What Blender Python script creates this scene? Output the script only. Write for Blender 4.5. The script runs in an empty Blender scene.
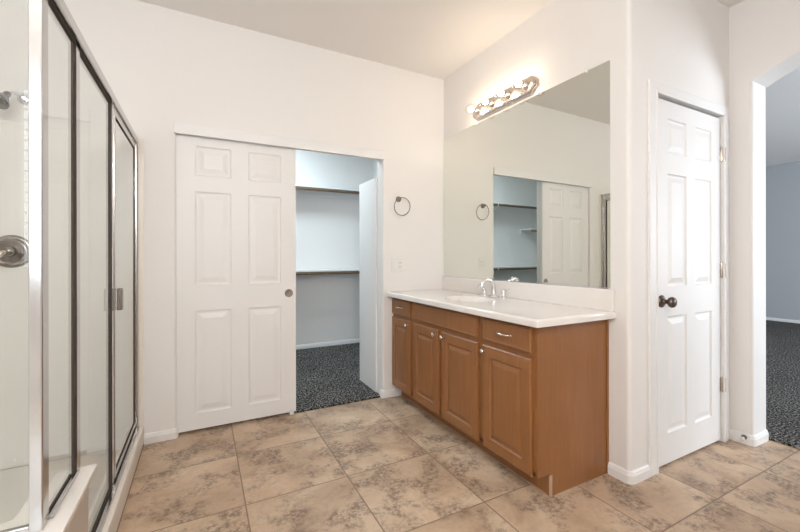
import bpy, bmesh, math, random
from mathutils import Vector, Matrix
random.seed(7)
PI = math.pi
S = bpy.context.scene
COL = S.collection

# ------------------------------------------------------------------ camera
cd = bpy.data.cameras.new('camera')
cam = bpy.data.objects.new('camera', cd); COL.objects.link(cam)
cd.sensor_width = 36.0
cd.lens = 379.6 / 800 * 36.0
cd.shift_y = (256.66 - 266.0) / 800
cd.clip_start = 0.02
cam.matrix_world = (Matrix.Translation((0.013, 0.070, 1.1634)) @ Matrix.Rotation(-0.4818, 4, 'Z')
                    @ Matrix.Rotation(PI / 2, 4, 'X') @ Matrix.Rotation(-0.0014, 4, 'Z'))
S.camera = cam

# ------------------------------------------------------------------ world, exposure
w = bpy.data.worlds.new('world'); S.world = w; w.use_nodes = True
bgn = w.node_tree.nodes['Background']
bgn.inputs[0].default_value = (0.62, 0.78, 1.0, 1); bgn.inputs[1].default_value = 1.2
S.view_settings.view_transform = 'Standard'
S.view_settings.look = 'None'
S.view_settings.gamma = 1.0
S.view_settings.use_curve_mapping = False
S.view_settings.exposure = 0.0

# ------------------------------------------------------------------ large lights
def area(name, loc, rot, sx, sy, power, col, spread=180):
    l = bpy.data.lights.new(name, 'AREA'); l.shape = 'RECTANGLE'; l.size = sx; l.size_y = sy
    l.energy = power; l.color = col; l.spread = math.radians(spread)
    o = bpy.data.objects.new(name, l); COL.objects.link(o)
    o.location = loc; o.rotation_euler = rot
    return o
# daylight outside the bathroom window behind the camera
area('window_daylight', (-0.82, -1.22, 1.75), (PI / 2, 0, 0), 1.0, 1.4, 34, (0.86, 0.93, 1.0))
# unseen lamp added behind the camera to fill the bathroom
pl_ = bpy.data.lights.new('bathroom_fill_light', 'POINT'); pl_.energy = 70; pl_.color = (1.0, 0.965, 0.94); pl_.shadow_soft_size = 0.13
po_ = bpy.data.objects.new('bathroom_fill_light', pl_); COL.objects.link(po_); po_.location = (-0.05, -0.65, 2.12)
# closet ceiling fixture
area('closet_fixture_light', (0.55, 3.95, 2.68), (0, 0, 0), 0.9, 0.5, 35, (0.74, 0.90, 1.0))
# cool lamp added inside the bedroom to light it; no window is built
area('bedroom_fill_light', (6.2, -1.93, 1.5), (PI / 2, 0, 0), 3.6, 1.7, 230, (0.82, 0.91, 1.0))

# ------------------------------------------------------------------ materials
def mat(name):
    m = bpy.data.materials.new(name); m.use_nodes = True
    return m, m.node_tree, m.node_tree.nodes['Principled BSDF']
def node(nt, t, **kw):
    n = nt.nodes.new(t)
    for k, v in kw.items(): setattr(n, k, v)
    return n
def simple(name, col, rough=0.5, metal=0.0, spec=0.5, bump=0, bscale=100, coat=0):
    m, nt, b = mat(name)
    b.inputs['Base Color'].default_value = (*col, 1); b.inputs['Roughness'].default_value = rough
    b.inputs['Metallic'].default_value = metal; b.inputs['Specular IOR Level'].default_value = spec
    b.inputs['Coat Weight'].default_value = coat
    tc = node(nt, 'ShaderNodeTexCoord')
    nz = node(nt, 'ShaderNodeTexNoise'); nz.inputs['Scale'].default_value = bscale; nz.inputs['Detail'].default_value = 3
    nt.links.new(tc.outputs['Object'], nz.inputs['Vector'])
    if bump:
        bp = node(nt, 'ShaderNodeBump'); bp.inputs['Strength'].default_value = bump; bp.inputs['Distance'].default_value = 0.002
        nt.links.new(nz.outputs['Fac'], bp.inputs['Height']); nt.links.new(bp.outputs['Normal'], b.inputs['Normal'])
    else:
        mr = node(nt, 'ShaderNodeMapRange'); mr.inputs['To Min'].default_value = max(0, rough * 0.92); mr.inputs['To Max'].default_value = min(1, rough * 1.08)
        nt.links.new(nz.outputs['Fac'], mr.inputs['Value']); nt.links.new(mr.outputs[0], b.inputs['Roughness'])
    return m

def math_n(nt, op, a, b=None, c=None):
    n = node(nt, 'ShaderNodeMath', operation=op)
    for i, v in enumerate((a, b, c)):
        if v is None: continue
        if isinstance(v, (int, float)): n.inputs[i].default_value = v
        else: nt.links.new(v, n.inputs[i])
    return n.outputs[0]

def ramp(nt, fac, stops):
    r = node(nt, 'ShaderNodeValToRGB'); e = r.color_ramp.elements
    while len(e) > len(stops): e.remove(e[-1])
    while len(e) < len(stops): e.new(0.5)
    for i, (p, c) in enumerate(stops):
        e[i].position = p; e[i].color = (*c, 1) if len(c) == 3 else c
    nt.links.new(fac, r.inputs[0]); return r.outputs[0]
def mix(nt, fac, a, b, mode='MIX'):
    n = node(nt, 'ShaderNodeMix', data_type='RGBA', blend_type=mode)
    for k, v in ((0, fac), (6, a), (7, b)):
        if isinstance(v, (int, float)): n.inputs[k].default_value = v
        elif isinstance(v, tuple): n.inputs[k].default_value = (*v, 1)
        else: nt.links.new(v, n.inputs[k])
    return n.outputs[2]
def noise(nt, vec, scale, detail=4, rough=0.55, dist=0):
    n = node(nt, 'ShaderNodeTexNoise'); n.inputs['Scale'].default_value = scale; n.inputs['Detail'].default_value = detail
    n.inputs['Roughness'].default_value = rough; n.inputs['Distortion'].default_value = dist
    nt.links.new(vec, n.inputs['Vector']); return n.outputs['Fac']

def tile_mat():
    m, nt, b = mat('stone_look_tile')
    tc = node(nt, 'ShaderNodeTexCoord'); v = tc.outputs['Object']
    sp = node(nt, 'ShaderNodeSeparateXYZ'); nt.links.new(v, sp.inputs[0])
    T = 0.502
    ux = math_n(nt, 'DIVIDE', math_n(nt, 'ADD', sp.outputs[0], 10 * T - 0.195), T)
    uy = math_n(nt, 'DIVIDE', math_n(nt, 'ADD', sp.outputs[1], 10 * T - 0.978), T)
    fx = math_n(nt, 'FRACT', ux); fy = math_n(nt, 'FRACT', uy)
    ex = math_n(nt, 'SUBTRACT', 0.5, math_n(nt, 'ABSOLUTE', math_n(nt, 'SUBTRACT', fx, 0.5)))
    ey = math_n(nt, 'SUBTRACT', 0.5, math_n(nt, 'ABSOLUTE', math_n(nt, 'SUBTRACT', fy, 0.5)))
    e = math_n(nt, 'MINIMUM', ex, ey)
    cb = node(nt, 'ShaderNodeCombineXYZ')
    nt.links.new(math_n(nt, 'FLOOR', ux), cb.inputs[0]); nt.links.new(math_n(nt, 'FLOOR', uy), cb.inputs[1])
    wn = node(nt, 'ShaderNodeTexWhiteNoise'); nt.links.new(cb.outputs[0], wn.inputs['Vector'])
    sc = node(nt, 'ShaderNodeVectorMath', operation='SCALE'); nt.links.new(wn.outputs['Color'], sc.inputs[0]); sc.inputs['Scale'].default_value = 13
    ad = node(nt, 'ShaderNodeVectorMath', operation='ADD'); nt.links.new(v, ad.inputs[0]); nt.links.new(sc.outputs[0], ad.inputs[1])
    vv = ad.outputs[0]
    base = ramp(nt, noise(nt, vv, 3.2, 6, 0.6, 0.6), [(0.32, (0.47, 0.325, 0.215)), (0.5, (0.63, 0.46, 0.318)), (0.66, (0.74, 0.575, 0.415))])
    fine = noise(nt, vv, 45, 5, 0.7)
    base = mix(nt, 0.35, base, ramp(nt, fine, [(0.3, (0.6, 0.58, 0.56)), (0.7, (1, 1, 1))]), 'MULTIPLY')
    # clusters of brown pitting
    cl = ramp(nt, noise(nt, vv, 5.5, 5, 0.62, 0.3), [(0.46, (0, 0, 0)), (0.58, (1, 1, 1))])
    pit = ramp(nt, noise(nt, vv, 48, 5, 0.75, 0.3), [(0.42, (0.12, 0.12, 0.12)), (0.58, (1, 1, 1))])
    pf = math_n(nt, 'MULTIPLY', math_n(nt, 'MULTIPLY', cl, pit), 0.80)
    base = mix(nt, pf, base, (0.155, 0.100, 0.072))
    tone = math_n(nt, 'ADD', math_n(nt, 'MULTIPLY', wn.outputs['Value'], 0.10), 0.90)
    cbt = node(nt, 'ShaderNodeCombineXYZ')
    for i in range(3): nt.links.new(tone, cbt.inputs[i])
    base = mix(nt, 1.0, base, cbt.outputs[0], 'MULTIPLY')
    g = ramp(nt, e, [(0.0040, (1, 1, 1)), (0.0072, (0, 0, 0))])
    col = mix(nt, g, base, (0.235, 0.16, 0.105))
    nt.links.new(col, b.inputs['Base Color'])
    rr = node(nt, 'ShaderNodeMapRange'); rr.inputs['To Min'].default_value = 0.28; rr.inputs['To Max'].default_value = 0.48
    nt.links.new(fine, rr.inputs['Value']); nt.links.new(rr.outputs[0], b.inputs['Roughness'])
    hb = math_n(nt, 'SUBTRACT', math_n(nt, 'MULTIPLY', noise(nt, vv, 14, 5), 0.5), g)
    bp = node(nt, 'ShaderNodeBump'); bp.inputs['Strength'].default_value = 0.35; bp.inputs['Distance'].default_value = 0.003
    nt.links.new(hb, bp.inputs['Height']); nt.links.new(bp.outputs[0], b.inputs['Normal'])
    return m

def carpet_mat():
    m, nt, b = mat('charcoal_carpet')
    tc = node(nt, 'ShaderNodeTexCoord'); v = tc.outputs['Object']
    n1 = noise(nt, v, 72, 3, 0.75)
    n2 = noise(nt, v, 3.5, 3, 0.5)
    c = ramp(nt, n1, [(0.42, (0.012, 0.011, 0.010)), (0.51, (0.055, 0.051, 0.048)), (0.585, (0.36, 0.34, 0.32))])
    c = mix(nt, 0.5, c, ramp(nt, n2, [(0.35, (0.62, 0.62, 0.62)), (0.65, (1, 1, 1))]), 'MULTIPLY')
    nt.links.new(c, b.inputs['Base Color']); b.inputs['Roughness'].default_value = 0.95
    b.inputs['Specular IOR Level'].default_value = 0.1
    bp = node(nt, 'ShaderNodeBump'); bp.inputs['Strength'].default_value = 0.9; bp.inputs['Distance'].default_value = 0.01
    nt.links.new(n1, bp.inputs['Height']); nt.links.new(bp.outputs[0], b.inputs['Normal'])
    return m

def wood_mat():
    m, nt, b = mat('stained_maple')
    tc = node(nt, 'ShaderNodeTexCoord')
    mp = node(nt, 'ShaderNodeMapping'); mp.inputs['Scale'].default_value = (16, 16, 1.1)
    nt.links.new(tc.outputs['Object'], mp.inputs[0])
    n1 = noise(nt, mp.outputs[0], 3.0, 6, 0.6, 0.6)
    n2 = noise(nt, mp.outputs[0], 14, 4, 0.6)
    n3 = noise(nt, tc.outputs['Object'], 4, 3, 0.5)
    c = ramp(nt, n1, [(0.25, (0.275, 0.116, 0.040)), (0.55, (0.315, 0.132, 0.043)), (0.8, (0.36, 0.163, 0.061))])
    c = mix(nt, 0.14, c, ramp(nt, n2, [(0.35, (0.6, 0.55, 0.5)), (0.6, (1, 1, 1))]), 'MULTIPLY')
    c = mix(nt, 0.4, c, ramp(nt, n3, [(0.3, (0.8, 0.78, 0.75)), (0.7, (1, 1, 1))]), 'MULTIPLY')
    nt.links.new(c, b.inputs['Base Color']); b.inputs['Roughness'].default_value = 0.36
    b.inputs['Coat Weight'].default_value = 0.15; b.inputs['Coat Roughness'].default_value = 0.25
    return m

def glass_mat(name, tint, refl=1.0, rough=0.0):
    # thin clear glass: transparent with a fresnel reflection
    m = bpy.data.materials.new(name); m.use_nodes = True; nt = m.node_tree
    nt.nodes.clear()
    out = node(nt, 'ShaderNodeOutputMaterial'); tr = node(nt, 'ShaderNodeBsdfTransparent'); gl = node(nt, 'ShaderNodeBsdfGlossy')
    tr.inputs[0].default_value = (*tint, 1); gl.inputs['Roughness'].default_value = rough
    lw = node(nt, 'ShaderNodeFresnel'); lw.inputs['IOR'].default_value = 1.5
    mx = node(nt, 'ShaderNodeMixShader')
    ge = node(nt, 'ShaderNodeNewGeometry')
    front = math_n(nt, 'SUBTRACT', 1.0, ge.outputs['Backfacing'])
    nt.links.new(math_n(nt, 'MULTIPLY', math_n(nt, 'MINIMUM', math_n(nt, 'MULTIPLY', lw.outputs[0], refl), 1.0), front), mx.inputs[0])
    nt.links.new(tr.outputs[0], mx.inputs[1]); nt.links.new(gl.outputs[0], mx.inputs[2]); nt.links.new(mx.outputs[0], out.inputs[0])
    return m

def emis(name, col, s):
    m, nt, b = mat(name)
    b.inputs['Base Color'].default_value = (*col, 1)
    b.inputs['Emission Color'].default_value = (*col, 1); b.inputs['Emission Strength'].default_value = s
    return m

M = dict(
    paint=simple('wall_paint', (0.835, 0.812, 0.79), 0.55, bump=0.12, bscale=90, spec=0.4),
    ceil=simple('ceiling_paint', (0.90, 0.87, 0.845), 0.8, bump=0.2, bscale=70, spec=0.2),
    bed_light_tint=simple('bedroom_wall_light_tint', (0.48, 0.495, 0.515), 0.7, bump=0.12, bscale=90, spec=0.3),  # grey-blue cast of the room's light, painted into the wall colour
    trim=simple('white_trim_paint', (0.84, 0.83, 0.82), 0.38),
    door=simple('white_door_paint', (0.83, 0.82, 0.81), 0.42),
    tile=tile_mat(), carpet=carpet_mat(), wood=wood_mat(),
    dark=simple('cabinet_shadow_board', (0.10, 0.045, 0.02), 0.6),
    marble=simple('cultured_marble', (0.86, 0.82, 0.78), 0.14, coat=0.3),
    acrylic=simple('white_acrylic', (0.84, 0.81, 0.77), 0.3),
    knee=simple('shade_tinted_knee_wall', (0.62, 0.55, 0.48), 0.4),  # beige carries the shade of the upright faces in the colour
    curb=simple('shower_curb_acrylic', (0.86, 0.80, 0.73), 0.3),
    chrome=simple('chrome', (0.80, 0.80, 0.82), 0.08, 1.0),
    pewter=simple('dark_pewter', (0.32, 0.285, 0.26), 0.25, 1.0),
    raw=simple('chipped_bare_wood', (0.50, 0.34, 0.24), 0.6),
    alu=simple('polished_aluminium', (0.56, 0.55, 0.545), 0.16, 1.0),
    gasket=simple('dark_gasket', (0.07, 0.055, 0.047), 0.7, spec=0.2),
    nickel=simple('brushed_nickel', (0.62, 0.57, 0.52), 0.27, 1.0),
    satin=simple('satin_knob_metal', (0.70, 0.66, 0.62), 0.2, 1.0),
    bronze=simple('aged_bronze', (0.17, 0.13, 0.115), 0.28, 1.0),
    darkchrome=simple('gunmetal_shower_head', (0.30, 0.30, 0.31), 0.25, 1.0),
    mirror=simple('mirror_silver', (0.80, 0.815, 0.765), 0.0, 1.0),
    plastic=simple('white_plastic', (0.82, 0.81, 0.78), 0.35),
    pull=simple('brown_metal_pull', (0.30, 0.25, 0.205), 0.5, 0.5),
    slot=simple('switch_slot_shadow', (0.20, 0.19, 0.18), 0.5),
    glass=glass_mat('shower_glass', (0.975, 0.985, 0.975), 0.9),
    bulbglass=glass_mat('clear_bulb_glass', (0.98, 0.96, 0.93), 1.0),
    fil=emis('bulb_filament_glow', (1.0, 0.82, 0.63), 64),
    rodwood=simple('brown_closet_rod', (0.23, 0.145, 0.085), 0.4),
    rubber=simple('rubber_tip', (0.75, 0.74, 0.72), 0.6),
)

# ------------------------------------------------------------------ geometry helpers
SH = dict(on=False, fit=True)
KN = [(1.26, 0), (1.345, .015), (1.8, .010), (2.5, 0), (2.88, -.022), (2.925, -.025), (3.4, -.03), (4.93, -.08), (9, -.08)]
def fit(v):
    # survey correction of depths along the room
    x, y, z = v
    if y <= KN[0][0]: return (x, y, z)
    for (a, da), (b, db) in zip(KN, KN[1:]):
        if y <= b: return (x, y + da + (db - da) * (y - a) / (b - a), z)
    return (x, y - .08, z)
def shear(v):
    # the vanity wall runs a little out of square with the closet wall
    x, y, z = v
    if x < 1.45 or x > 2.12: return (x, y, z)
    return (x + (2.925 - y) * 0.0078 * min(1, (x - 1.45) / 0.44), y, z)
class MB:
    def __init__(s): s.v = []; s.f = []; s.sm = []
    def add(s, vs, fs, smooth=False):
        o = len(s.v); s.v += [tuple(v) for v in vs]; s.f += [tuple(i + o for i in f) for f in fs]; s.sm += [smooth] * len(fs)
        return s
    def box(s, a, b):
        (x0, y0, z0), (x1, y1, z1) = [min(p, q) for p, q in zip(a, b)], [max(p, q) for p, q in zip(a, b)]
        v = [(x0, y0, z0), (x1, y0, z0), (x1, y1, z0), (x0, y1, z0), (x0, y0, z1), (x1, y0, z1), (x1, y1, z1), (x0, y1, z1)]
        return s.add(v, [(0, 3, 2, 1), (4, 5, 6, 7), (0, 1, 5, 4), (1, 2, 6, 5), (2, 3, 7, 6), (3, 0, 4, 7)])
    def prism(s, poly, z0, z1, smooth=False):
        n = len(poly)
        v = [(x, y, z0) for x, y in poly] + [(x, y, z1) for x, y in poly]
        s.add(v, [tuple(range(n - 1, -1, -1)), tuple(range(n, 2 * n))])
        return s.add(v, [(i, (i + 1) % n, n + (i + 1) % n, n + i) for i in range(n)], smooth)
    def lathe(s, prof, origin, axis, seg=24, smooth=True):
        # prof: (radius, distance along axis)
        a = Vector(axis).normalized(); t = a.orthogonal().normalized(); u = a.cross(t); o = Vector(origin)
        vs = []; 
        for r, h in prof:
            for k in range(seg):
                an = 2 * PI * k / seg
                vs.append(o + a * h + (t * math.cos(an) + u * math.sin(an)) * r)
        fs = []
        for i in range(len(prof) - 1):
            for k in range(seg):
                fs.append((i * seg + k, i * seg + (k + 1) % seg, (i + 1) * seg + (k + 1) % seg, (i + 1) * seg + k))
        s.add(vs, fs, smooth)
        n = len(prof) - 1
        s.add([vs[k] for k in range(seg)], [tuple(range(seg - 1, -1, -1))])
        s.add([vs[n * seg + k] for k in range(seg)], [tuple(range(seg))])
        return s
    def tube(s, pts, rad, seg=12, cap=True):
        pts = [Vector(p) for p in pts]; n = len(pts)
        if not hasattr(rad, '__len__'): rad = [rad] * n
        t0 = (pts[1] - pts[0]).normalized(); nn = t0.orthogonal().normalized(); rings = []
        for i, p in enumerate(pts):
            t = (pts[min(i + 1, n - 1)] - pts[max(i - 1, 0)]).normalized()
            nn = (nn - t * nn.dot(t)).normalized(); bb = t.cross(nn)
            rings += [p + (nn * math.cos(2 * PI * k / seg) + bb * math.sin(2 * PI * k / seg)) * rad[i] for k in range(seg)]
        fs = [(i * seg + k, i * seg + (k + 1) % seg, (i + 1) * seg + (k + 1) % seg, (i + 1) * seg + k) for i in range(n - 1) for k in range(seg)]
        s.add(rings, fs, True)
        if cap: s.add(rings[:seg], [tuple(range(seg - 1, -1, -1))]); s.add(rings[-seg:], [tuple(range(seg))])
        return s
    def sphere(s, c, r, seg=20, rings=12, sc=(1, 1, 1)):
        vs = []; c = Vector(c)
        for i in range(rings + 1):
            th = PI * i / rings
            for k in range(seg):
                ph = 2 * PI * k / seg
                vs.append(c + Vector((r * sc[0] * math.sin(th) * math.cos(ph), r * sc[1] * math.sin(th) * math.sin(ph), r * sc[2] * math.cos(th))))
        fs = [(i * seg + k, (i + 1) * seg + k, (i + 1) * seg + (k + 1) % seg, i * seg + (k + 1) % seg) for i in range(rings) for k in range(seg)]
        return s.add(vs, fs, True)
    def build(s, name, m, parent=None, bevel=0, seg=2, loc=None):
        me = bpy.data.meshes.new(name)
        if SH['on']: s.v = [shear(v) for v in s.v]
        if SH['fit']: s.v = [fit(v) for v in s.v]
        pv = s.v
        if parent is not None:
            inv = parent.matrix_world_inv
            pv = [inv @ Vector(v) for v in s.v]
        elif loc is not None:
            pv = [Vector(v) - Vector(loc) for v in s.v]
        me.from_pydata([tuple(v) for v in pv], [], s.f); me.polygons.foreach_set('use_smooth', s.sm)
        bm = bmesh.new(); bm.from_mesh(me); bmesh.ops.remove_doubles(bm, verts=bm.verts, dist=1e-6)
        bmesh.ops.recalc_face_normals(bm, faces=bm.faces); bm.to_mesh(me); bm.free()
        me.materials.append(M[m]); o = bpy.data.objects.new(name, me); COL.objects.link(o)
        if parent is not None: o.parent = parent.obj
        if loc is not None and parent is None: o.location = loc
        if bevel:
            md = o.modifiers.new('bevel', 'BEVEL'); md.width = bevel; md.segments = seg; md.limit_method = 'ANGLE'; md.angle_limit = math.radians(40)
            md.harden_normals = False
        return o

class Th:     # a thing: an Empty at the base that parents its parts; geometry is given in world coordinates
    def __init__(s, name, loc, label=None, cat=None, group=None, kind=None):
        o = bpy.data.objects.new(name, None); COL.objects.link(o); o.location = loc; o.empty_display_size = 0.1
        s.obj = o; s.matrix_world_inv = Matrix.Translation(-Vector(loc))
        if label: o['label'] = label
        if cat: o['category'] = cat
        if group: o['group'] = group
        if kind: o['kind'] = kind
class Sub:    # lets a part parent sub-parts in the same coordinates
    def __init__(s, o, root): s.obj = o; s.matrix_world_inv = root.matrix_world_inv
def tag(o, label=None, cat=None, group=None, kind=None):
    for k, v in (('label', label), ('category', cat), ('group', group), ('kind', kind)):
        if v: o[k] = v
    return o
def struct(mb, name, m, label, cat, bevel=0):
    return tag(mb.build(name, m, bevel=bevel), label, cat, kind='structure')

def arc(cx, cy, r, a0, a1, n=6):
    return [(cx + r * math.cos(math.radians(a0 + (a1 - a0) * i / n)), cy + r * math.sin(math.radians(a0 + (a1 - a0) * i / n))) for i in range(n + 1)]

def sweep(mb, path, prof, side=1):
    # path: 2-D polyline on the wall face; prof: (out from wall, z) closed section; side: which side is out
    n = len(path); P = [Vector(p) for p in path]; rings = []
    for i in range(n):
        d0 = (P[i] - P[i - 1]).normalized() if i else (P[1] - P[0]).normalized()
        d1 = (P[i + 1] - P[i]).normalized() if i < n - 1 else d0
        n0 = Vector((-d0.y, d0.x)) * side; n1 = Vector((-d1.y, d1.x)) * side
        m = (n0 + n1).normalized(); m = m / max(0.3, m.dot(n0))
        rings.append([(P[i].x + m.x * o, P[i].y + m.y * o, z) for o, z in prof])
    k = len(prof); vs = [v for r in rings for v in r]
    fs = [(i * k + j, i * k + (j + 1) % k, (i + 1) * k + (j + 1) % k, (i + 1) * k + j) for i in range(n - 1) for j in range(k)]
    mb.add(vs, fs); mb.add(rings[0], [tuple(range(k))]); mb.add(rings[-1], [tuple(range(k - 1, -1, -1))])
    return mb
BASEP = [(0, 0), (0.012, 0), (0.012, 0.042), (0.009, 0.049), (0.008, 0.056), (0.004, 0.062), (0, 0.064)]

def slab(mb, org, U, V, N, w, h, t, panels, prof, edge=0.0):
    """a slab whose front face carries raised panels. org = lower-left of the FRONT face, N = outward normal.
    panels: (u0,v0,u1,v1). prof: list of (inset, depth) rings, last one is filled."""
    org, U, V, N = Vector(org), Vector(U), Vector(V), Vector(N)
    us = sorted({edge, w - edge, *[p[0] for p in panels], *[p[2] for p in panels]})
    vs_ = sorted({edge, h - edge, *[p[1] for p in panels], *[p[3] for p in panels]})
    P = lambda u, v, d: org + U * u + V * v - N * d
    for i in range(len(us) - 1):
        for j in range(len(vs_) - 1):
            cu, cv = (us[i] + us[i + 1]) / 2, (vs_[j] + vs_[j + 1]) / 2
            if any(p[0] < cu < p[2] and p[1] < cv < p[3] for p in panels): continue
            mb.add([P(us[i], vs_[j], 0), P(us[i + 1], vs_[j], 0), P(us[i + 1], vs_[j + 1], 0), P(us[i], vs_[j + 1], 0)], [(0, 1, 2, 3)])
    for (a, b, c, d) in panels:
        rs = [(0, 0)] + list(prof); pts = []
        for ins, dep in rs:
            pts.append([P(a + ins, b + ins, dep), P(c - ins, b + ins, dep), P(c - ins, d - ins, dep), P(a + ins, d - ins, dep)])
        for q in range(len(rs) - 1):
            for k in range(4):
                mb.add([pts[q][k], pts[q][(k + 1) % 4], pts[q + 1][(k + 1) % 4], pts[q + 1][k]], [(0, 1, 2, 3)])
        mb.add(pts[-1], [(0, 1, 2, 3)])
    # outer chamfer, sides and back
    F = [P(edge, edge, 0), P(w - edge, edge, 0), P(w - edge, h - edge, 0), P(edge, h - edge, 0)]
    G = [P(0, 0, edge * 0.8), P(w, 0, edge * 0.8), P(w, h, edge * 0.8), P(0, h, edge * 0.8)]
    B = [P(0, 0, t), P(w, 0, t), P(w, h, t), P(0, h, t)]
    for k in range(4):
        if edge: mb.add([G[k], G[(k + 1) % 4], F[(k + 1) % 4], F[k]], [(0, 1, 2, 3)])
        mb.add([B[k], B[(k + 1) % 4], G[(k + 1) % 4], G[k]], [(0, 1, 2, 3)])
    mb.add(B, [(3, 2, 1, 0)])
    return mb

# key dimensions (metres)
DN = 2.900     # the same face after the survey correction
D = 2.925      # closet wall face
R = 1.937      # vanity wall face
Y2 = 1.243     # face of the wall with the hinged door
RX = 3.0       # face of the arch wall
HC = 2.748     # ceiling
XL = -1.42     # left wall
YB = -1.0      # wall behind the camera
BX = 3.20      # bedroom side of arch wall

# ------------------------------------------------------------------ structure
OX1_ = 1.333
struct(MB().box((XL, YB, -0.05), (BX, D + 0.03, 0)).box((XL, D + 0.03, -0.05), (0.625, D + 0.105, 0)), 'floor', 'tile', 'beige stone-look ceramic tile floor with brown mottling', 'floor')
struct(MB().box((-1.65, D + 0.105, -0.05), (2.2, 5.05, 0.012)).box((0.625, D + 0.03, -0.05), (OX1_, D + 0.105, 0.012)), 'floor_closet', 'carpet', 'dark grey speckled carpet inside the closet', 'carpet')
struct(MB().box((BX, -2.0, -0.05), (9.2, 5.0, 0.014)), 'floor_bedroom', 'carpet', 'dark grey speckled carpet of the room beyond the arch', 'carpet')
struct(MB().box((XL, YB, HC), (BX, D + 0.115, HC + 0.1)), 'ceiling', 'ceil', 'flat off-white bathroom ceiling', 'ceiling')
struct(MB().box((-1.65, D + 0.115, HC), (2.2, 5.05, HC + 0.1)), 'ceiling_closet', 'ceil', 'flat white ceiling over the closet', 'ceiling')
struct(MB().box((BX, -2.0, 2.78), (9.2, 5.0, 2.88)), 'ceiling_bedroom', 'ceil', 'flat ceiling of the room beyond the arch', 'ceiling')

# back wall with the closet opening (x -0.132..1.333, z 0..1.99)
OX0, OX1, OZ = -0.132, 1.333, 1.985
wb = MB()
rc = 0.016
wb.prism([(XL, D + 0.115), (XL, D)] + arc(OX0 - rc, D + rc, rc, -90, 0) + [(OX0, D + 0.115)], 0, OZ)
wb.prism([(2.2, D), (2.2, D + 0.115), (OX1, D + 0.115)] + arc(OX1 + rc, D + rc, rc, 180, 270), 0, OZ)
wb.box((XL, D, OZ), (2.2, D + 0.115, HC))
struct(wb, 'wall_back', 'paint', 'off-white textured wall with the sliding closet door opening', 'wall')

# vanity wall block + wall with the hinged door, bullnose corner
DX0, DX1, DZ = 2.172, 2.912, 2.05
SH['on'] = True
wv = MB()
rb = 0.022
wv.prism([(2.06, D), (R, D)] + arc(R + rb, Y2 + rb, rb, 180, 270) + [(DX0, Y2), (DX0, Y2 + 0.115), (2.06, Y2 + 0.115)], 0, HC)
wv.box((DX0, Y2, DZ), (DX1, Y2 + 0.115, HC))
wv.box((DX1, Y2, 0), (RX, Y2 + 0.115, HC))
struct(wv, 'wall_right', 'paint', 'off-white vanity wall turning the corner to the hinged door', 'wall')

SH['on'] = False
# arch wall: x 3.0..3.25, opening from y 0.30 to 1.135, segmental arched head
AY1, AY0 = 1.128, 0.29
ra = 0.020
wa = MB()
wa.prism(arc(RX + ra, AY1 + ra, ra, 270, 180) + [(RX, D), (BX, D)] + arc(BX - ra, AY1 + ra, ra, 0, -90), 0, 2.235)
wa.prism([(RX, YB)] + arc(RX + ra, AY0 - ra, ra, 180, 90) + arc(BX - ra, AY0 - ra, ra, 90, 0) + [(BX, YB)], 0, 2.235)
# arched head
N = 24; half = (AY1 - AY0) / 2; yc = (AY1 + AY0) / 2; th = math.radians(29); Rr = half / math.sin(th)
lo = []
for i in range(N + 1):
    y = AY1 - (AY1 - AY0) * i / N
    lo.append((y, 2.235 + math.sqrt(max(0, Rr * Rr - (y - yc) ** 2)) - Rr * math.cos(th)))
prof = [(D, 2.235)] + lo + [(YB, 2.235), (YB, HC + 0.1), (D, HC + 0.1)]
n = len(prof)
vs = [(RX, y, z) for y, z in prof] + [(BX, y, z) for y, z in prof]
for i in range(n):
    j = (i + 1) % n
    wa.add([vs[i], vs[j], vs[n + j], vs[n + i]], [(0, 1, 2, 3)])
top = len(prof)
for X in (RX, BX):     # faces as vertical strips
    pts = [(D, 2.235)] + lo + [(YB, 2.235)]
    for i in range(len(pts) - 1):
        (ya, za), (yb, zb) = pts[i], pts[i + 1]
        wa.add([(X, ya, za), (X, yb, zb), (X, yb, HC + 0.1), (X, ya, HC + 0.1)], [(0, 1, 2, 3)])
struct(wa, 'wall_arch', 'paint', 'off-white wall with an arched opening to the carpeted room', 'wall')
# wall behind camera with a window opening, and left wall
WX0, WX1, WZ0, WZ1 = -1.19, -0.38, 1.05, 2.45
wr = MB()
wr.box((XL, YB - 0.12, 0), (WX0, YB, HC)); wr.box((WX1, YB - 0.12, 0), (BX, YB, HC))
wr.box((WX0, YB - 0.12, 0), (WX1, YB, WZ0)); wr.box((WX0, YB - 0.12, WZ1), (WX1, YB, HC))
struct(wr, 'wall_front', 'paint', 'off-white wall behind the camera with a window over the tub', 'wall')
struct(MB().box((XL - 0.1, YB - 0.12, 0), (XL, D + 0.115, HC)), 'wall_left', 'paint', 'off-white wall along the shower and tub', 'wall')
# closet shell
struct(MB().box((-1.65, 4.93, 0), (2.2, 5.03, HC)), 'wall_closet_back', 'paint', 'far wall of the closet behind the shelves', 'wall')
struct(MB().box((2.1, D + 0.115, 0), (2.2, 4.93, HC)), 'wall_closet_right', 'paint', 'right side wall of the closet', 'wall')
struct(MB().box((-1.65, D + 0.115, 0), (-1.55, 4.93, HC)), 'wall_closet_left', 'paint', 'left side wall of the closet', 'wall')
struct(MB().box((OX1 - 0.013, D + 0.115, 0.012), (OX1 + 0.08, 3.42, 1.835)), 'wall_closet_partition', 'paint', 'short partition wall just inside the closet, lower than the ceiling', 'wall', 0.004)
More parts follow.
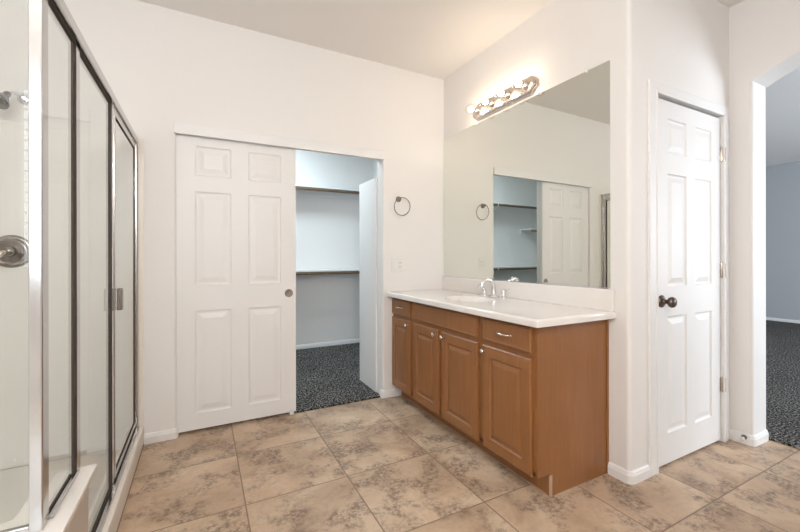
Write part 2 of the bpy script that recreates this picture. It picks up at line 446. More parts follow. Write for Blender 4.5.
# bedroom shell
struct(MB().box((9.05, -2.0, 0), (9.15, 5.0, 2.8)), 'wall_bedroom_far', 'bed_light_tint', 'grey-blue far wall of the room beyond the arch', 'wall')
bw = MB(); bw.box((BX, 4.9, 0), (9.05, 5.0, 2.8)); bw.box((BX - 0.1, D, 0), (BX, 5.0, 2.8))
struct(bw, 'wall_bedroom_back', 'bed_light_tint', 'grey-blue side wall of the room beyond the arch', 'wall')
struct(MB().box((BX, -2.1, 0), (9.05, -2.0, 2.8)), 'wall_bedroom_front', 'bed_light_tint', 'grey-blue wall at the near end of the room beyond the arch', 'wall')
struct(MB().box((BX - 0.1, -2.0, 0), (BX, YB - 0.12, 2.8)), 'wall_bedroom_left', 'bed_light_tint', 'grey-blue wall beside the arch in the carpeted room', 'wall')

# baseboards
b1 = sweep(MB(), [(-0.304, D)] + arc(OX0 - rc, D + rc, rc, -90, 0, 4) + [(OX0, D + 0.03)], BASEP, -1)
struct(b1, 'baseboard_back', 'trim', 'short white baseboard between the shower curb and the closet door', 'baseboard')
b2 = sweep(MB(), [(OX1, D + 0.045)] + arc(OX1 + rc, D + rc, rc, 180, 270, 4) + [(1.5, D)], BASEP, -1)
struct(b2, 'baseboard_closet_corner', 'trim', 'short white baseboard between the closet opening and the vanity', 'baseboard')
SH['on'] = True
b3 = sweep(MB(), [(R, 1.345)] + arc(R + rb, Y2 + rb, rb, 180, 270, 5) + [(2.104, Y2)], BASEP, -1)
struct(b3, 'baseboard_corner', 'trim', 'white baseboard wrapping the corner between the vanity and the hinged door', 'baseboard')
SH['on'] = False
b4 = sweep(MB(), [(RX, Y2 - 0.0)] + arc(RX + ra, AY1 + ra, ra, 180, 270, 4) + arc(BX - ra, AY1 + ra, ra, 270, 360, 4), BASEP, -1)
struct(b4, 'baseboard_arch', 'trim', 'white baseboard wrapping the pier beside the arch', 'baseboard')
b5 = sweep(MB(), [(-1.55, 4.93), (2.1, 4.93), (2.1, D + 0.115)], BASEP, -1)
struct(b5, 'baseboard_closet', 'trim', 'white baseboard along the far wall of the closet', 'baseboard')
b6 = sweep(MB(), [(9.05, 4.9), (9.05, -2.0)], BASEP, -1)
struct(b6, 'baseboard_bedroom', 'trim', 'white baseboard along the far wall beyond the arch', 'baseboard')

# closet header trim (track fascia) and jamb liner
tr = MB(); tr.box((-0.143, D - 0.020, 1.958), (1.343, D + 0.004, 2.028))
struct(tr, 'trim_1', 'trim', 'white fascia board above the sliding closet door', 'trim', 0.003)
# hinged-door casing + jamb
cs = MB()
cs.box((2.107, Y2 - 0.012, 0), (2.172, Y2 + 0.002, 2.098)); cs.box((2.912, Y2 - 0.012, 0), (2.965, Y2 + 0.002, 2.098))
cs.box((2.172, Y2 - 0.012, 2.046), (2.912, Y2 + 0.002, 2.098))
cs.box((2.167, Y2 - 0.016, 0), (2.180, Y2 + 0.115, 2.05)); cs.box((2.903, Y2 - 0.016, 0), (2.914, Y2 + 0.115, 2.05))
cs.box((2.172, Y2 - 0.016, 2.040), (2.912, Y2 + 0.115, 2.052))
cs.box((2.180, Y2 + 0.058, 0), (2.191, Y2 + 0.115, 2.05)); cs.box((2.890, Y2 + 0.058, 0), (2.903, Y2 + 0.115, 2.05))
struct(cs, 'trim_2', 'trim', 'white casing and jamb around the hinged six-panel door', 'trim', 0.003)
# something solid behind hinged door gap: closet room floor is tile, fine

PP = [(0.004, 0.006), (0.012, 0.0085), (0.020, 0.0085), (0.052, 0.0015)]
# sliding closet door
d1 = Th('door_1', (0.25, 2.955, 0), 'white six-panel sliding closet door, pushed to the left', 'door', kind='structure')
w1, x1 = 0.766, -0.133
cols = [(0.108, 0.328), (0.438, 0.658)]; rows = [(0.105, 0.785), (0.955, 1.578), (1.682, 1.880)]
leaf = slab(MB(), (x1, 2.950, 0.020), (1, 0, 0), (0, 0, 1), (0, -1, 0), w1, 1.951, 0.035,
            [(a, r0, b, r1) for a, b in cols for r0, r1 in rows], PP)
leaf.build('door_leaf', 'door', d1)
pl = MB().lathe([(0.029, -0.001), (0.030, 0.002), (0.0285, 0.0035), (0.025, 0.0032), (0.022, 0.0012), (0.004, 0.0010)], (0.582, 2.950, 0.897), (0, -1, 0))
tag(pl.build('finger_pull', 'pull', d1), 'round brushed metal finger pull')
MB().box((0.585, 2.935, 0.0), (0.615, 2.948, 0.032)).box((0.585, 2.935, 0.0), (0.615, 2.995, 0.004)).build('floor_guide', 'plastic', d1)

# second sliding leaf, parked behind the first
d3 = Th('door_3', (0.25, 3.00, 0), 'second white sliding closet door parked behind the first, its edge seen in the mirror', 'door', kind='structure')
MB().box((x1 - 0.02, 2.992, 0.018), (x1 + w1 - 0.002, 3.026, 1.971)).build('door_leaf', 'door', d3)
# hinged door
d2 = Th('door_2', (2.55, 1.265, 0), 'white six-panel hinged door with a dark round knob', 'door', kind='structure')
w2 = 0.712; x2 = 2.185
rows2 = [(0.165, 0.815), (0.980, 1.610), (1.725, 1.915)]
cols2 = [(0.122, 0.322), (0.412, 0.606)]
leaf = slab(MB(), (x2, 1.250, 0.014), (1, 0, 0), (0, 0, 1), (0, -1, 0), w2, 2.012, 0.035,
            [(a, r0, b, r1) for a, b in cols2 for r0, r1 in rows2], [(0.004, 0.006), (0.011, 0.0085), (0.018, 0.0085), (0.046, 0.0015)])
leaf.build('door_leaf', 'door', d2)
kn = MB().lathe([(0.033, 0.0), (0.034, 0.004), (0.030, 0.010), (0.016, 0.014), (0.012, 0.018), (0.0115, 0.032), (0.016, 0.038), (0.026, 0.044),
                 (0.0295, 0.054), (0.027, 0.064), (0.019, 0.071), (0.004, 0.073)], (2.243, 1.250, 0.917), (0, -1, 0))
tag(kn.build('door_knob', 'bronze', d2), 'dark bronze round door knob with a rose')
MB().box((2.1835, 1.252, 0.885), (2.1855, 1.278, 0.943)).box((2.179, 1.2475, 0.890), (2.1855, 1.2505, 0.938)).build('latch_plate', 'bronze', d2)
for z in (1.80, 1.075, 0.36):
    h = MB().lathe([(0.006, -0.046), (0.0065, -0.044), (0.0065, 0.044), (0.006, 0.046)], (2.901, 1.243, z), (0, 0, 1), 12)
    h.box((2.889, 1.2475, z - 0.043), (2.898, 1.2505, z + 0.043)).box((2.904, 1.2255, z - 0.043), (2.912, 1.2275, z + 0.043))
    h.lathe([(0.004, 0), (0.004, 0.004)], (2.901, 1.243, z + 0.046), (0, 0, 1), 10)
    h.build('hinge', 'satin', d2)

# window behind the camera
wn = Th('window_1', (-0.815, YB - 0.06, WZ0), 'white framed window over the tub, behind the camera', 'window', kind='structure')
fm = MB()
for a, b in (((WX0, WZ0), (WX1, WZ0 + 0.04)), ((WX0, WZ1 - 0.04), (WX1, WZ1)), ((WX0, WZ0), (WX0 + 0.04, WZ1)), ((WX1 - 0.04, WZ0), (WX1, WZ1))):
    fm.box((a[0], YB - 0.10, a[1]), (b[0], YB - 0.05, b[1]))
fm.build('window_frame', 'trim', wn)
MB().box((WX0 + 0.04, YB - 0.078, WZ0 + 0.04), (WX1 - 0.04, YB - 0.073, WZ1 - 0.04)).build('window_pane', 'glass', wn)
bl = Th('window_blind', (-0.815, YB - 0.02, WZ1), 'white slatted blind hanging in the window over the tub', 'blind')
sl = MB()
for i in range(18):
    z = WZ0 + 0.06 + i * 0.075
    sl.box((WX0 + 0.05, YB - 0.045, z), (WX1 - 0.05, YB + 0.004, z + 0.004))
sl.build('slats', 'plastic', bl)
MB().box((WX0 + 0.045, YB - 0.045, WZ1 - 0.05), (WX1 - 0.045, YB + 0.004, WZ1 - 0.002)).build('head_rail', 'plastic', bl)

# ------------------------------------------------------------------ tub deck and knee wall
SH['fit'] = False
kz = 0.462
kw = MB()
kw.box((XL, 1.265, 0), (-0.322, 1.43, kz - 0.018)); kw.box((-0.420, 1.43, 0), (-0.322, 1.672, kz - 0.018))
struct(kw, 'wall_knee', 'knee', 'low knee wall under the fixed shower glass', 'wall')
ks = MB()
ks.prism([(XL, 1.245), (-0.302, 1.245), (-0.302, 1.692), (-0.435, 1.692), (-0.435, 1.45), (XL, 1.45)], kz - 0.018, kz)
tag(ks.build('knee_wall_cap', 'marble', bevel=0.003), 'L-shaped white slab capping the low wall under the shower glass', 'ledge')
tub = Th('bathtub', (-0.87, 0.1, 0), 'white drop-in bathtub with a deck beside the shower, near the camera', 'bathtub')
# deck with an oval basin as a height field
tx0, tx1, ty0, ty1 = XL + 0.002, -0.316, YB + 0.002, 1.243
tv = []; nx, ny = 36, 60
for j in range(ny + 1):
    for i in range(nx + 1):
        x = tx0 + (tx1 - tx0) * i / nx; y = ty0 + (ty1 - ty0) * j / ny
        q = ((abs(x + 0.87) / 0.40) ** 2.6 + (abs(y - 0.10) / 0.80) ** 2.6)
        t = min(1, max(0, (1.0 - q) / 0.55)); t = t * t * (3 - 2 * t)
        rim = 0.018 * math.exp(-((q - 1.12) / 0.12) ** 2)
        tv.append((x, y, kz - 0.005 - 0.36 * t + rim))
tf = [(j * (nx + 1) + i, j * (nx + 1) + i + 1, (j + 1) * (nx + 1) + i + 1, (j + 1) * (nx + 1) + i) for j in range(ny) for i in range(nx)]
MB().add(tv, tf, True).build('tub_basin', 'acrylic', tub)
MB().box((-0.335, YB + 0.002, 0), (-0.318, 1.244, kz - 0.006)).build('apron', 'acrylic', tub)
sp = MB().tube([(-0.62, 1.06, kz), (-0.62, 1.06, kz + 0.08), (-0.625, 1.03, kz + 0.14), (-0.635, 0.98, kz + 0.165), (-0.645, 0.92, kz + 0.15), (-0.65, 0.89, kz + 0.125)], [0.024, 0.022, 0.021, 0.020, 0.018, 0.016], 14)
tag(sp.build('tub_spout', 'chrome', tub), 'chrome tub spout')
for dx in (-0.11, 0.11):
    MB().lathe([(0.028, 0), (0.026, 0.012), (0.016, 0.02), (0.014, 0.05), (0.026, 0.06), (0.024, 0.075), (0.01, 0.08)], (-0.62 + dx, 1.09, kz - 0.003), (0, 0, 1), 16).build('tub_handle', 'chrome', tub)

# ------------------------------------------------------------------ shower
sb = Th('shower_pan', (-0.85, 2.2, 0), 'white shower pan with a raised beige-white curb', 'shower pan')
pv = []
MB().box((XL + 0.013, 1.45, 0.0), (-0.422, DN - 0.013, 0.011)).build('pan_floor', 'acrylic', sb)
cb = MB().prism([(-0.395, 1.674), (-0.306, 1.674), (-0.306, DN - 0.001), (-0.395, DN - 0.001)], 0.0, 0.114)
tag(cb.build('curb', 'curb', sb, bevel=0.008, seg=3), 'beige-white raised curb')
MB().lathe([(0.05, 0), (0.05, 0.003), (0.04, 0.004), (0.002, 0.003)], (-0.9, 2.2, 0.012), (0, 0, 1), 20).build('drain', 'chrome', sb)
struct(MB().box((XL + 0.001, DN - 0.012, 0.012), (-0.335, DN - 0.001, 1.90)), 'wall_shower_back', 'acrylic', 'smooth off-white shower wall panel holding the valve', 'wall panel', 0.003)
struct(MB().box((XL + 0.001, 1.451, 0.012), (XL + 0.012, DN - 0.012, 1.90)), 'wall_shower_left', 'acrylic', 'smooth off-white panel on the side wall of the shower', 'wall panel', 0.003)

struct(MB().box((-0.334, DN - 0.006, 0.115), (-0.306, DN - 0.0005, 1.893)), 'trim_3', 'curb', 'narrow beige strip beside the shower frame on the wall', 'trim', 0.001)
sh = Th('shower_enclosure', (-0.349, 2.1, 0.098), 'framed clear glass shower enclosure with a hinged door and metal rails', 'shower enclosure')
GX = -0.349
def rail(a, b, m='alu', name='rail', parent=sh, bevel=0.003):
    return MB().box(a, b).build(name, m, parent, bevel=bevel)
TB, TT = 1.862, 1.896
rail((GX - 0.016, 1.356, TB), (GX + 0.016, DN - 0.002, TT), name='top_rail')
rail((XL + 0.003, 1.358, TB), (GX - 0.016, 1.392, TT), name='top_rail')
MB().box((GX - 0.006, 1.405, TB - 0.012), (GX + 0.003, 2.165, TB)).build('top_channel', 'gasket', sh)
rail((GX - 0.027, 1.356, kz), (GX + 0.001, 1.402, TB), name='corner_post')
rail((GX - 0.003, 1.652, kz), (GX + 0.003, 1.688, TB), name='post', bevel=0.001)
MB().box((GX - 0.005, 1.622, kz), (GX + 0.001, 1.651, TB)).build('post_gasket', 'gasket', sh)
rail((GX - 0.008, 1.676, 0.116), (GX + 0.002, 1.686, kz - 0.001), name='wall_channel', bevel=0.001)
rail((GX - 0.003, 2.196, 0.116), (GX + 0.004, 2.232, TB), name='strike_post', bevel=0.001)
MB().box((GX - 0.005, 2.160, 0.116), (GX + 0.001, 2.195, TB)).build('post_gasket', 'gasket', sh)
rail((GX - 0.008, 2.874, 0.114), (GX + 0.014, DN - 0.001, TB), name='wall_channel')
rail((GX - 0.010, 1.402, kz), (GX - 0.004, 1.622, kz + 0.014), m='gasket', name='bottom_rail', bevel=0)
rail((GX - 0.003, 1.402, kz), (GX + 0.010, 1.652, kz + 0.012), name='bottom_rail')
rail((GX - 0.006, 1.687, 0.114), (GX + 0.003, DN - 0.027, 0.134), m='gasket', name='bottom_rail', bevel=0)
rail((GX + 0.004, 1.687, 0.114), (GX + 0.024, DN - 0.027, 0.126), name='bottom_rail')
rail((XL + 0.003, 1.368, kz), (GX - 0.028, 1.384, kz + 0.014), name='bottom_rail')
gl = lambda a, b, name='glass_panel', p=sh: MB().box(a, b).build(name, 'glass', p)
gl((GX - 0.008, 1.403, kz + 0.016), (GX - 0.0055, 1.65, TB))
gl((GX - 0.008, 1.688, 0.135), (GX - 0.0055, 2.19, TB))
gl((XL + 0.012, 1.374, kz + 0.015), (GX - 0.028, 1.378, TB))
fr = MB()
for a, b in (((2.236, 0.140), (2.254, 1.854)), ((2.846, 0.140), (2.870, 1.854)), ((2.254, 1.822), (2.846, 1.854)), ((2.254, 0.140), (2.846, 0.164))):
    fr.box((GX - 0.003, a[0], a[1]), (GX + 0.007, b[0], b[1]))
dr = fr.build('shower_door', 'alu', sh, bevel=0.001); drs = Sub(dr, sh)
gk = MB()
for a, b in (((2.254, 0.164), (2.258, 1.822)), ((2.834, 0.164), (2.846, 1.822)), ((2.258, 1.815), (2.834, 1.822)), ((2.258, 0.164), (2.834, 0.171))):
    gk.box((GX - 0.002, a[0], a[1]), (GX + 0.005, b[0], b[1]))
gk.build('door_gasket', 'gasket', drs)
gl((GX - 0.001, 2.258, 0.168), (GX + 0.002, 2.838, 1.82), 'door_glass', drs)
hd = MB().box((GX + 0.007, 2.270, 0.912), (GX + 0.030, 2.303, 1.015)).build('door_handle', 'pewter', drs, bevel=0.004)
tag(hd, 'small metal pull handle')

# shower valve and head on the back wall
vx, vz, fy = -0.904, 1.195, DN - 0.012
va = Th('shower_valve', (vx, fy, vz), 'round metal shower valve plate with a lever, on the shower wall', 'shower valve')
MB().lathe([(0.088, 0), (0.090, 0.004), (0.084, 0.010), (0.070, 0.012), (0.066, 0.009), (0.060, 0.009), (0.056, 0.013), (0.034, 0.018), (0.030, 0.022), (0.004, 0.022)],
           (vx, fy, vz), (0, -1, 0), 36).build('escutcheon', 'pewter', va)
MB().lathe([(0.030, 0.020), (0.028, 0.055), (0.024, 0.066), (0.004, 0.070)], (vx, fy, vz), (0, -1, 0), 24).build('valve_hub', 'pewter', va)
MB().tube([(vx, fy - 0.058, vz), (vx - 0.018, fy - 0.072, vz - 0.010), (vx - 0.032, fy - 0.080, vz - 0.035), (vx - 0.036, fy - 0.082, vz - 0.072), (vx - 0.036, fy - 0.080, vz - 0.09)],
          [0.014, 0.014, 0.013, 0.012, 0.010], 14).build('lever', 'nickel', va)
hx, hz = -0.852, 2.040
shh = Th('shower_head', (hx, DN, hz), 'dark metal shower head on a curved arm, high on the shower wall', 'shower head')
MB().lathe([(0.034, 0), (0.033, 0.006), (0.018, 0.014), (0.012, 0.016)], (hx, DN, hz), (0, -1, 0), 24).build('flange', 'chrome', shh)
armp = [(hx, DN - 0.01, hz), (hx - 0.008, DN - 0.06, hz + 0.004), (hx - 0.018, DN - 0.11, hz - 0.008), (hx - 0.026, DN - 0.15, hz - 0.035)]
MB().tube(armp, 0.0095, 12).build('arm', 'chrome', shh)
ax = Vector((-0.30, -0.55, -0.75)).normalized()
MB().lathe([(0.013, -0.012), (0.016, 0.0), (0.014, 0.012), (0.020, 0.020), (0.034, 0.045), (0.044, 0.060), (0.045, 0.070), (0.041, 0.074), (0.004, 0.072)],
           armp[-1], ax, 28).build('spray_head', 'darkchrome', shh)

SH['fit'] = True
# ------------------------------------------------------------------ vanity
SH['on'] = True
cab = Th('vanity_cabinet', (1.68, 2.13, 0), 'brown stained wood vanity cabinet with four doors under the white countertop', 'cabinet')
CY0, CY1, CF, CT, TK = 1.347, D - 0.002, 1.428, 0.836, 0.110
bd = MB()
# side panels with toe notch
sidepoly = [(CF, TK), (CF, CT), (R - 0.002, CT), (R - 0.002, 0.0), (1.505, 0.0), (1.505, TK)]
def side(y0, y1):
    n = len(sidepoly); v = [(x, y0, z) for x, z in sidepoly] + [(x, y1, z) for x, z in sidepoly]
    # two boxes keep faces planar
    bd.box((CF, y0, TK), (R - 0.002, y1, CT)); bd.box((1.505, y0, 0), (R - 0.002, y1, TK))
side(CY0, CY0 + 0.016); side(CY1 - 0.016, CY1)
bd.box((CF, CY0 + 0.016, TK), (CF + 0.020, CY1 - 0.016, CT)); bd.box((CF, CY0 + 0.016, TK), (R - 0.002, CY1 - 0.016, TK + 0.016))
bd.build('body', 'wood', cab)
MB().box((1.505, CY0 + 0.016, 0), (1.520, CY1 - 0.016, TK)).build('toe_kick', 'wood', cab)
ed = MB().box((1.497, CY0 - 0.004, 0.001), (1.515, CY0, TK - 0.006)).build('corner_strip', 'raw', cab); MB().box((1.499, CY0 + 0.02, 0), (1.5045, CY1 - 0.02, 0.005)).build('caulk_line', 'raw', cab); tag(ed, 'chipped wooden strip at the toe-kick corner')
st = MB().box((R - 0.014, CY0 - 0.006, 0.001), (R - 0.001, CY0, CT)).build('scribe_strip', 'wood', cab)
FX = CF - 0.019
DP = [(0.002, 0.004), (0.006, 0.008), (0.013, 0.0085), (0.034, 0.0015), (0.037, 0.001)]
def cab_door(y0, y1, z0, z1, knob_y):
    w = y1 - y0; h = z1 - z0
    mb = slab(MB(), (FX, y1, z0), (0, -1, 0), (0, 0, 1), (-1, 0, 0), w, h, 0.0185, [(0.058, 0.060, w - 0.058, h - 0.060)], DP, edge=0.006)
    o = mb.build('door', 'wood', cab)
    k = MB().lathe([(0.008, 0), (0.0085, 0.002), (0.0055, 0.006), (0.005, 0.013), (0.010, 0.018), (0.0145, 0.022), (0.014, 0.027), (0.008, 0.031), (0.001, 0.032)],
                   (FX, knob_y, z1 - 0.032), (-1, 0, 0), 18)
    tag(k.build('knob', 'satin', Sub(o, cab)), 'polished round cabinet knob')
def cab_drawer(y0, y1, z0, z1, pull=True, name='drawer'):
    w = y1 - y0; h = z1 - z0
    mb = slab(MB(), (FX, y1, z0), (0, -1, 0), (0, 0, 1), (-1, 0, 0), w, h, 0.0185, [(0.012, 0.012, w - 0.012, h - 0.012)], [(0.001, 0.0012), (0.004, 0.0012)], edge=0.006)
    o = mb.build(name, 'wood', cab)
    if pull:
        yc, zc = (y0 + y1) / 2, (z0 + z1) / 2 + 0.002
        L = 0.048; pts = []; rad = []
        for i in range(13):
            t = -1 + 2 * i / 12
            pts.append((FX - 0.003 - 0.020 * (1 - t ** 4), yc + L * t, zc)); rad.append(0.0035 + 0.0035 * (1 - t * t))
        p = MB().tube(pts, rad, 10)
        for s in (-1, 1): p.sphere((FX - 0.002, yc + s * L, zc), 0.0065, 10, 8)
        tag(p.build('pull', 'satin', Sub(o, cab)), 'polished bow drawer pull')
cab_drawer(2.592, 2.912, 0.697, 0.819)
cab_drawer(1.782, 2.540, 0.697, 0.819, False, 'false_drawer')
cab_drawer(1.378, 1.735, 0.697, 0.819)
ZD0, ZD1 = 0.104, 0.671
cab_door(2.592, 2.912, ZD0, ZD1, 2.618)
cab_door(2.192, 2.540, ZD0, ZD1, 2.222)
cab_door(1.782, 2.150, ZD0, ZD1, 2.122)
cab_door(1.378, 1.735, ZD0, ZD1, 1.712)

# countertop: slab with moulded oval basin
CZ = 0.873
ct = Th('countertop', (1.65, 2.12, CT), 'white cultured-marble countertop with backsplash and moulded sink', 'countertop')
x0, x1_, y0, y1 = 1.370, R - 0.001, 1.308, D - 0.001
nx, ny = 60, 150
def cz(x, y):
    q = (abs(x - 1.645) / 0.145) ** 2.2 + (abs(y - 2.16) / 0.195) ** 2.2
    t = min(1, max(0, (1.0 - q) / 0.6)); t = t * t * (3 - 2 * t)
    return CZ - 0.13 * t
r = 0.012
def prof_edge(d):      # rounded upper edge
    if d >= r: return 0
    return r - math.sqrt(max(0, r * r - (r - d) ** 2))
def samples(a, b, n, lowround, highround):
    xs = []
    if lowround: xs += [a + r * (1 - math.cos(PI / 2 * k / 5)) for k in range(5)]; a += r
    hi = []
    if highround: hi = [b - r * (1 - math.cos(PI / 2 * k / 5)) for k in range(4, -1, -1)]; b -= r
    xs += [a + (b - a) * k / n for k in range(n + 1)]
    return xs + hi
xs = samples(x0, x1_, nx, True, False); ys = samples(y0, y1, ny, True, False)
tv = [(x, y, cz(x, y) - max(prof_edge(x - x0), prof_edge(y - y0))) for y in ys for x in xs]
W_ = len(xs); Hn = len(ys)
mb = MB().add(tv, [(j * W_ + i, j * W_ + i + 1, (j + 1) * W_ + i + 1, (j + 1) * W_ + i) for j in range(Hn - 1) for i in range(W_ - 1)], True)
zb = CT + 0.0005
for i in range(W_ - 1):
    a, b = tv[i], tv[i + 1]; mb.add([a, b, (b[0], b[1], zb), (a[0], a[1], zb)], [(3, 2, 1, 0)])
    a, b = tv[(Hn - 1) * W_ + i], tv[(Hn - 1) * W_ + i + 1]; mb.add([a, b, (b[0], b[1], zb), (a[0], a[1], zb)], [(0, 1, 2, 3)])
for j in range(Hn - 1):
    a, b = tv[j * W_], tv[(j + 1) * W_]; mb.add([a, b, (b[0], b[1], zb), (a[0], a[1], zb)], [(0, 1, 2, 3)])
    a, b = tv[j * W_ + W_ - 1], tv[(j + 1) * W_ + W_ - 1]; mb.add([a, b, (b[0], b[1], zb), (a[0], a[1], zb)], [(3, 2, 1, 0)])
# underside leaves room for the basin
mb.box((x0, y0, zb), (x0 + 0.06, y1, zb + 0.0005))
mb.build('slab', 'marble', ct)
MB().box((R - 0.022, y0 + 0.002, CZ - 0.001), (R - 0.001, y1, 0.988)).build('backsplash', 'marble', ct, bevel=0.005, seg=3)
MB().lathe([(0.022, 0.0), (0.022, 0.003), (0.016, 0.004), (0.002, 0.003)], (1.645, 2.16, 0.7435), (0, 0, 1), 20).build('sink_drain', 'chrome', ct)

SH['on'] = False
# faucet (widespread, arched spout)
fa = Th('faucet', (1.868, 2.16, CZ + 0.0005), 'chrome widespread faucet with an arched spout and two lever handles, on the white countertop', 'faucet')
fx, fyy = 1.868, 2.165
def flare(x, y): return MB().lathe([(0.026, 0.0), (0.026, 0.004), (0.021, 0.012), (0.014, 0.028), (0.0115, 0.042), (0.0135, 0.047), (0.012, 0.056), (0.004, 0.060)], (x, y, CZ), (0, 0, 1), 20)
pts = [(fx, fyy, CZ), (fx, fyy, CZ + 0.03)]; rad = [0.024, 0.0185]
for k in range(0, 12):
    a = math.radians(15 * k)
    pts.append((fx - 0.055 + 0.055 * math.cos(a), fyy, CZ + 0.068 + 0.058 * math.sin(a)))
    rad.append(0.0165 - 0.0004 * k)
pts.append((fx - 0.112, fyy, CZ + 0.060)); rad.append(0.012)
MB().tube(pts, rad, 16).build('spout', 'chrome', fa)
for y, s in ((2.265, 1), (2.065, -1)):
    hb = flare(fx, y).build('handle', 'chrome', fa)
    lv = MB().tube([(fx, y, CZ + 0.055), (fx - 0.004, y + s * 0.022, CZ + 0.062), (fx - 0.008, y + s * 0.045, CZ + 0.066), (fx - 0.010, y + s * 0.066, CZ + 0.070)], [0.007, 0.0065, 0.0055, 0.0065], 10)
    lv.build('lever', 'chrome', Sub(hb, fa))

# mirror
SH['on'] = True
mi = Th('wall_mirror', (R, 2.12, 0.985), 'large frameless rectangular wall mirror above the vanity', 'mirror')
MB().prism([(R - 0.0005, 1.333), (R - 0.0005, D - 0.003), (R - 0.005, D - 0.003), (R - 0.002, 1.333)], 0.994, 2.213).build('mirror_glass', 'mirror', mi)
for y in (1.48, 1.81, 2.45): MB().box((R - 0.016, y - 0.010, 2.205), (R, y + 0.010, 2.223)).build('mirror_clip', 'bulbglass' if False else 'plastic', mi, bevel=0.003)
MB().box((R - 0.016, 1.333, 0.989), (R, D - 0.003, 0.998)).build('bottom_channel', 'chrome', mi)

# vanity light bar
vl = Th('vanity_light', (R, 2.16, 2.29), 'brushed nickel bar light with four clear globe bulbs above the mirror', 'wall light')
def octo(hy, hz, ch):
    return [(-hy + ch, -hz), (hy - ch, -hz), (hy, -hz + ch * 0.8), (hy, hz - ch * 0.8), (hy - ch, hz), (-hy + ch, hz), (-hy, hz - ch * 0.8), (-hy, -hz + ch * 0.8)]
bp_ = MB()
secs = [(0.330, 0.062, 0.055, 0.0), (0.330, 0.062, 0.055, 0.012), (0.318, 0.052, 0.050, 0.016), (0.318, 0.052, 0.050, 0.024), (0.304, 0.040, 0.044, 0.030)]
rings = [[(R - d, 2.145 + a, 2.29 + b) for a, b in octo(hy, hz_, ch)] for hy, hz_, ch, d in secs]
for q in range(len(rings) - 1):
    for k in range(8): bp_.add([rings[q][k], rings[q][(k + 1) % 8], rings[q + 1][(k + 1) % 8], rings[q + 1][k]], [(0, 1, 2, 3)])
bp_.add(rings[-1], [tuple(range(8))]); bp_.add(rings[0], [tuple(range(7, -1, -1))])
bp_.build('backplate', 'nickel', vl)
for k in range(4):
    y = 2.145 + (k - 1.5) * 0.165
    MB().lathe([(0.024, 0.028), (0.025, 0.034), (0.020, 0.040), (0.019, 0.052), (0.004, 0.052)], (R, y, 2.29), (-1, 0, 0), 20).build('socket', 'nickel', vl)
    c = (R - 0.098, y, 2.29)
    g = MB(); pr = [(0.013, 0.050), (0.015, 0.060)]
    for i in range(3, 17):
        a = PI * i / 16; pr.append((max(0.0008, 0.040 * math.sin(a)), 0.100 - 0.040 * math.cos(a)))
    g.lathe(pr, (R, y, 2.29), (-1, 0, 0), 24)
    bo = g.build('bulb', 'bulbglass', vl)
    MB().sphere((R - 0.098, y, 2.29), 0.020, 14, 10, (1.15, 1, 1)).build('filament', 'fil', Sub(bo, vl))

SH['on'] = False
# towel ring
tg = Th('towel_ring', (1.478, D, 1.64), 'metal towel ring on the wall between the closet opening and the mirror', 'towel ring')
MB().lathe([(0.024, 0), (0.024, 0.005), (0.018, 0.010), (0.010, 0.014), (0.009, 0.030), (0.011, 0.036), (0.003, 0.040)], (1.478, D, 1.645), (0, -1, 0), 20).build('mount', 'pewter', tg)
rc_ = Vector((1.500, D - 0.030, 1.583)); Rg = 0.074
pp = [rc_ + Vector((Rg * math.cos(a), -0.010 * math.sin(a), Rg * math.sin(a))) for a in [2 * PI * k / 40 for k in range(41)]]
MB().tube(pp, 0.0036, 10, cap=False).build('ring', 'pewter', tg)
# switch and outlet plate
sw = Th('switch_plate', (1.468, D, 1.10), 'white two-gang switch plate on the wall left of the countertop', 'switch')
MB().box((1.412, D - 0.006, 1.035), (1.524, D, 1.157)).build('plate', 'plastic', sw, bevel=0.003)
MB().box((1.428, D - 0.010, 1.062), (1.460, D - 0.005, 1.130)).build('rocker_switch', 'plastic', sw, bevel=0.002)
oo = MB().box((1.476, D - 0.009, 1.062), (1.508, D - 0.005, 1.130)).build('outlet', 'plastic', sw, bevel=0.002)
for z in (1.080, 1.112):
    for xx in (1.486, 1.498): MB().box((xx - 0.0015, D - 0.0095, z - 0.005), (xx + 0.0015, D - 0.0088, z + 0.005)).build('slot', 'slot', Sub(oo, sw))
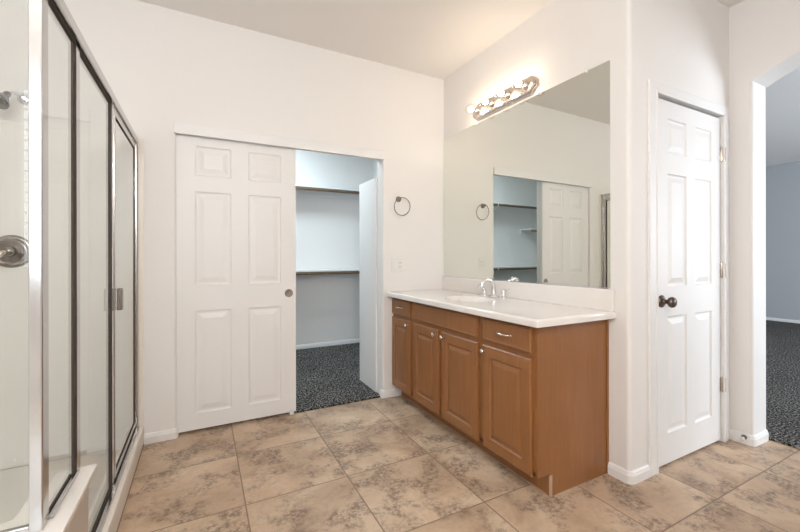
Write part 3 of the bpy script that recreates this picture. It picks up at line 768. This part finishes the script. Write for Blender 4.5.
# door stop on the pier baseboard
ds = Th('door_stop', (3.0, 1.16, 0.045), 'small metal door stop on the baseboard of the pier beside the arch', 'door stop')
MB().lathe([(0.014, 0.0), (0.014, 0.004), (0.006, 0.008), (0.0055, 0.030), (0.009, 0.032)], (2.987, 1.165, 0.045), (-1, -0.15, 0), 14).build('stop_post', 'bronze', ds)
MB().lathe([(0.010, 0.030), (0.011, 0.040), (0.006, 0.044)], (2.987, 1.165, 0.045), (-1, -0.15, 0), 14).build('rubber_tip', 'rubber', ds)

# ------------------------------------------------------------------ closet shelves and rods
def shelf(x0, x1, z, yb, label, brk):
    t = Th('closet_shelf', ((x0 + x1) / 2, yb, z), label, 'shelf', 'closet shelves with hanging rods')
    MB().box((x0, yb - 0.28, z), (x1, yb, z + 0.018)).build('shelf_board', 'trim', t)
    MB().box((x0, yb - 0.018, z - 0.07), (x1, yb, z)).build('cleat', 'trim', t)
    MB().lathe([(0.017, 0), (0.017, x1 - x0)], (x0, yb - 0.265, z - 0.022), (1, 0, 0), 16).build('hanging_rod', 'rodwood', t)
    for bx in brk:
        b = MB().box((bx - 0.012, yb - 0.010, z - 0.22), (bx + 0.012, yb, z))
        b.tube([(bx, yb - 0.006, z - 0.20), (bx, yb - 0.255, z - 0.045)], 0.007, 8)
        b.tube([(bx, yb - 0.262, z), (bx, yb - 0.287, z - 0.012), (bx, yb - 0.285, z - 0.038), (bx, yb - 0.262, z - 0.043)], 0.005, 8)
        b.build('bracket', 'plastic', t)
shelf(-1.549, 2.099, 1.995, 4.93, 'long white closet shelf with a brown hanging rod, the upper one', [-0.30])
shelf(-1.549, 2.099, 0.985, 4.93, 'long white closet shelf with a brown hanging rod, the lower one', [-0.30])
shelf(-1.549, -1.05, 1.615, 4.93, 'short closet shelf with a brown rod, seen only in the mirror', [])

# ceiling fixtures; the bathroom one is added to go with the fill lamp
cf = Th('unseen_ceiling_light', (-0.05, -0.65, HC), 'small white ceiling light, unseen and added to fill the bathroom, behind the camera', 'ceiling light')
MB().lathe([(0.08, 0), (0.078, 0.02), (0.03, 0.03), (0.012, 0.035), (0.012, 0.45), (0.03, 0.455), (0.03, 0.49)], (-0.05, -0.65, HC), (0, 0, -1), 24).build('canopy', 'plastic', cf)
cf = Th('unseen_ceiling_light', (0.55, 3.95, HC), 'long white ceiling light inside the closet', 'ceiling light')
MB().box((0.08, 3.68, 2.70), (1.02, 4.22, HC)).build('fixture_body', 'plastic', cf, bevel=0.01)
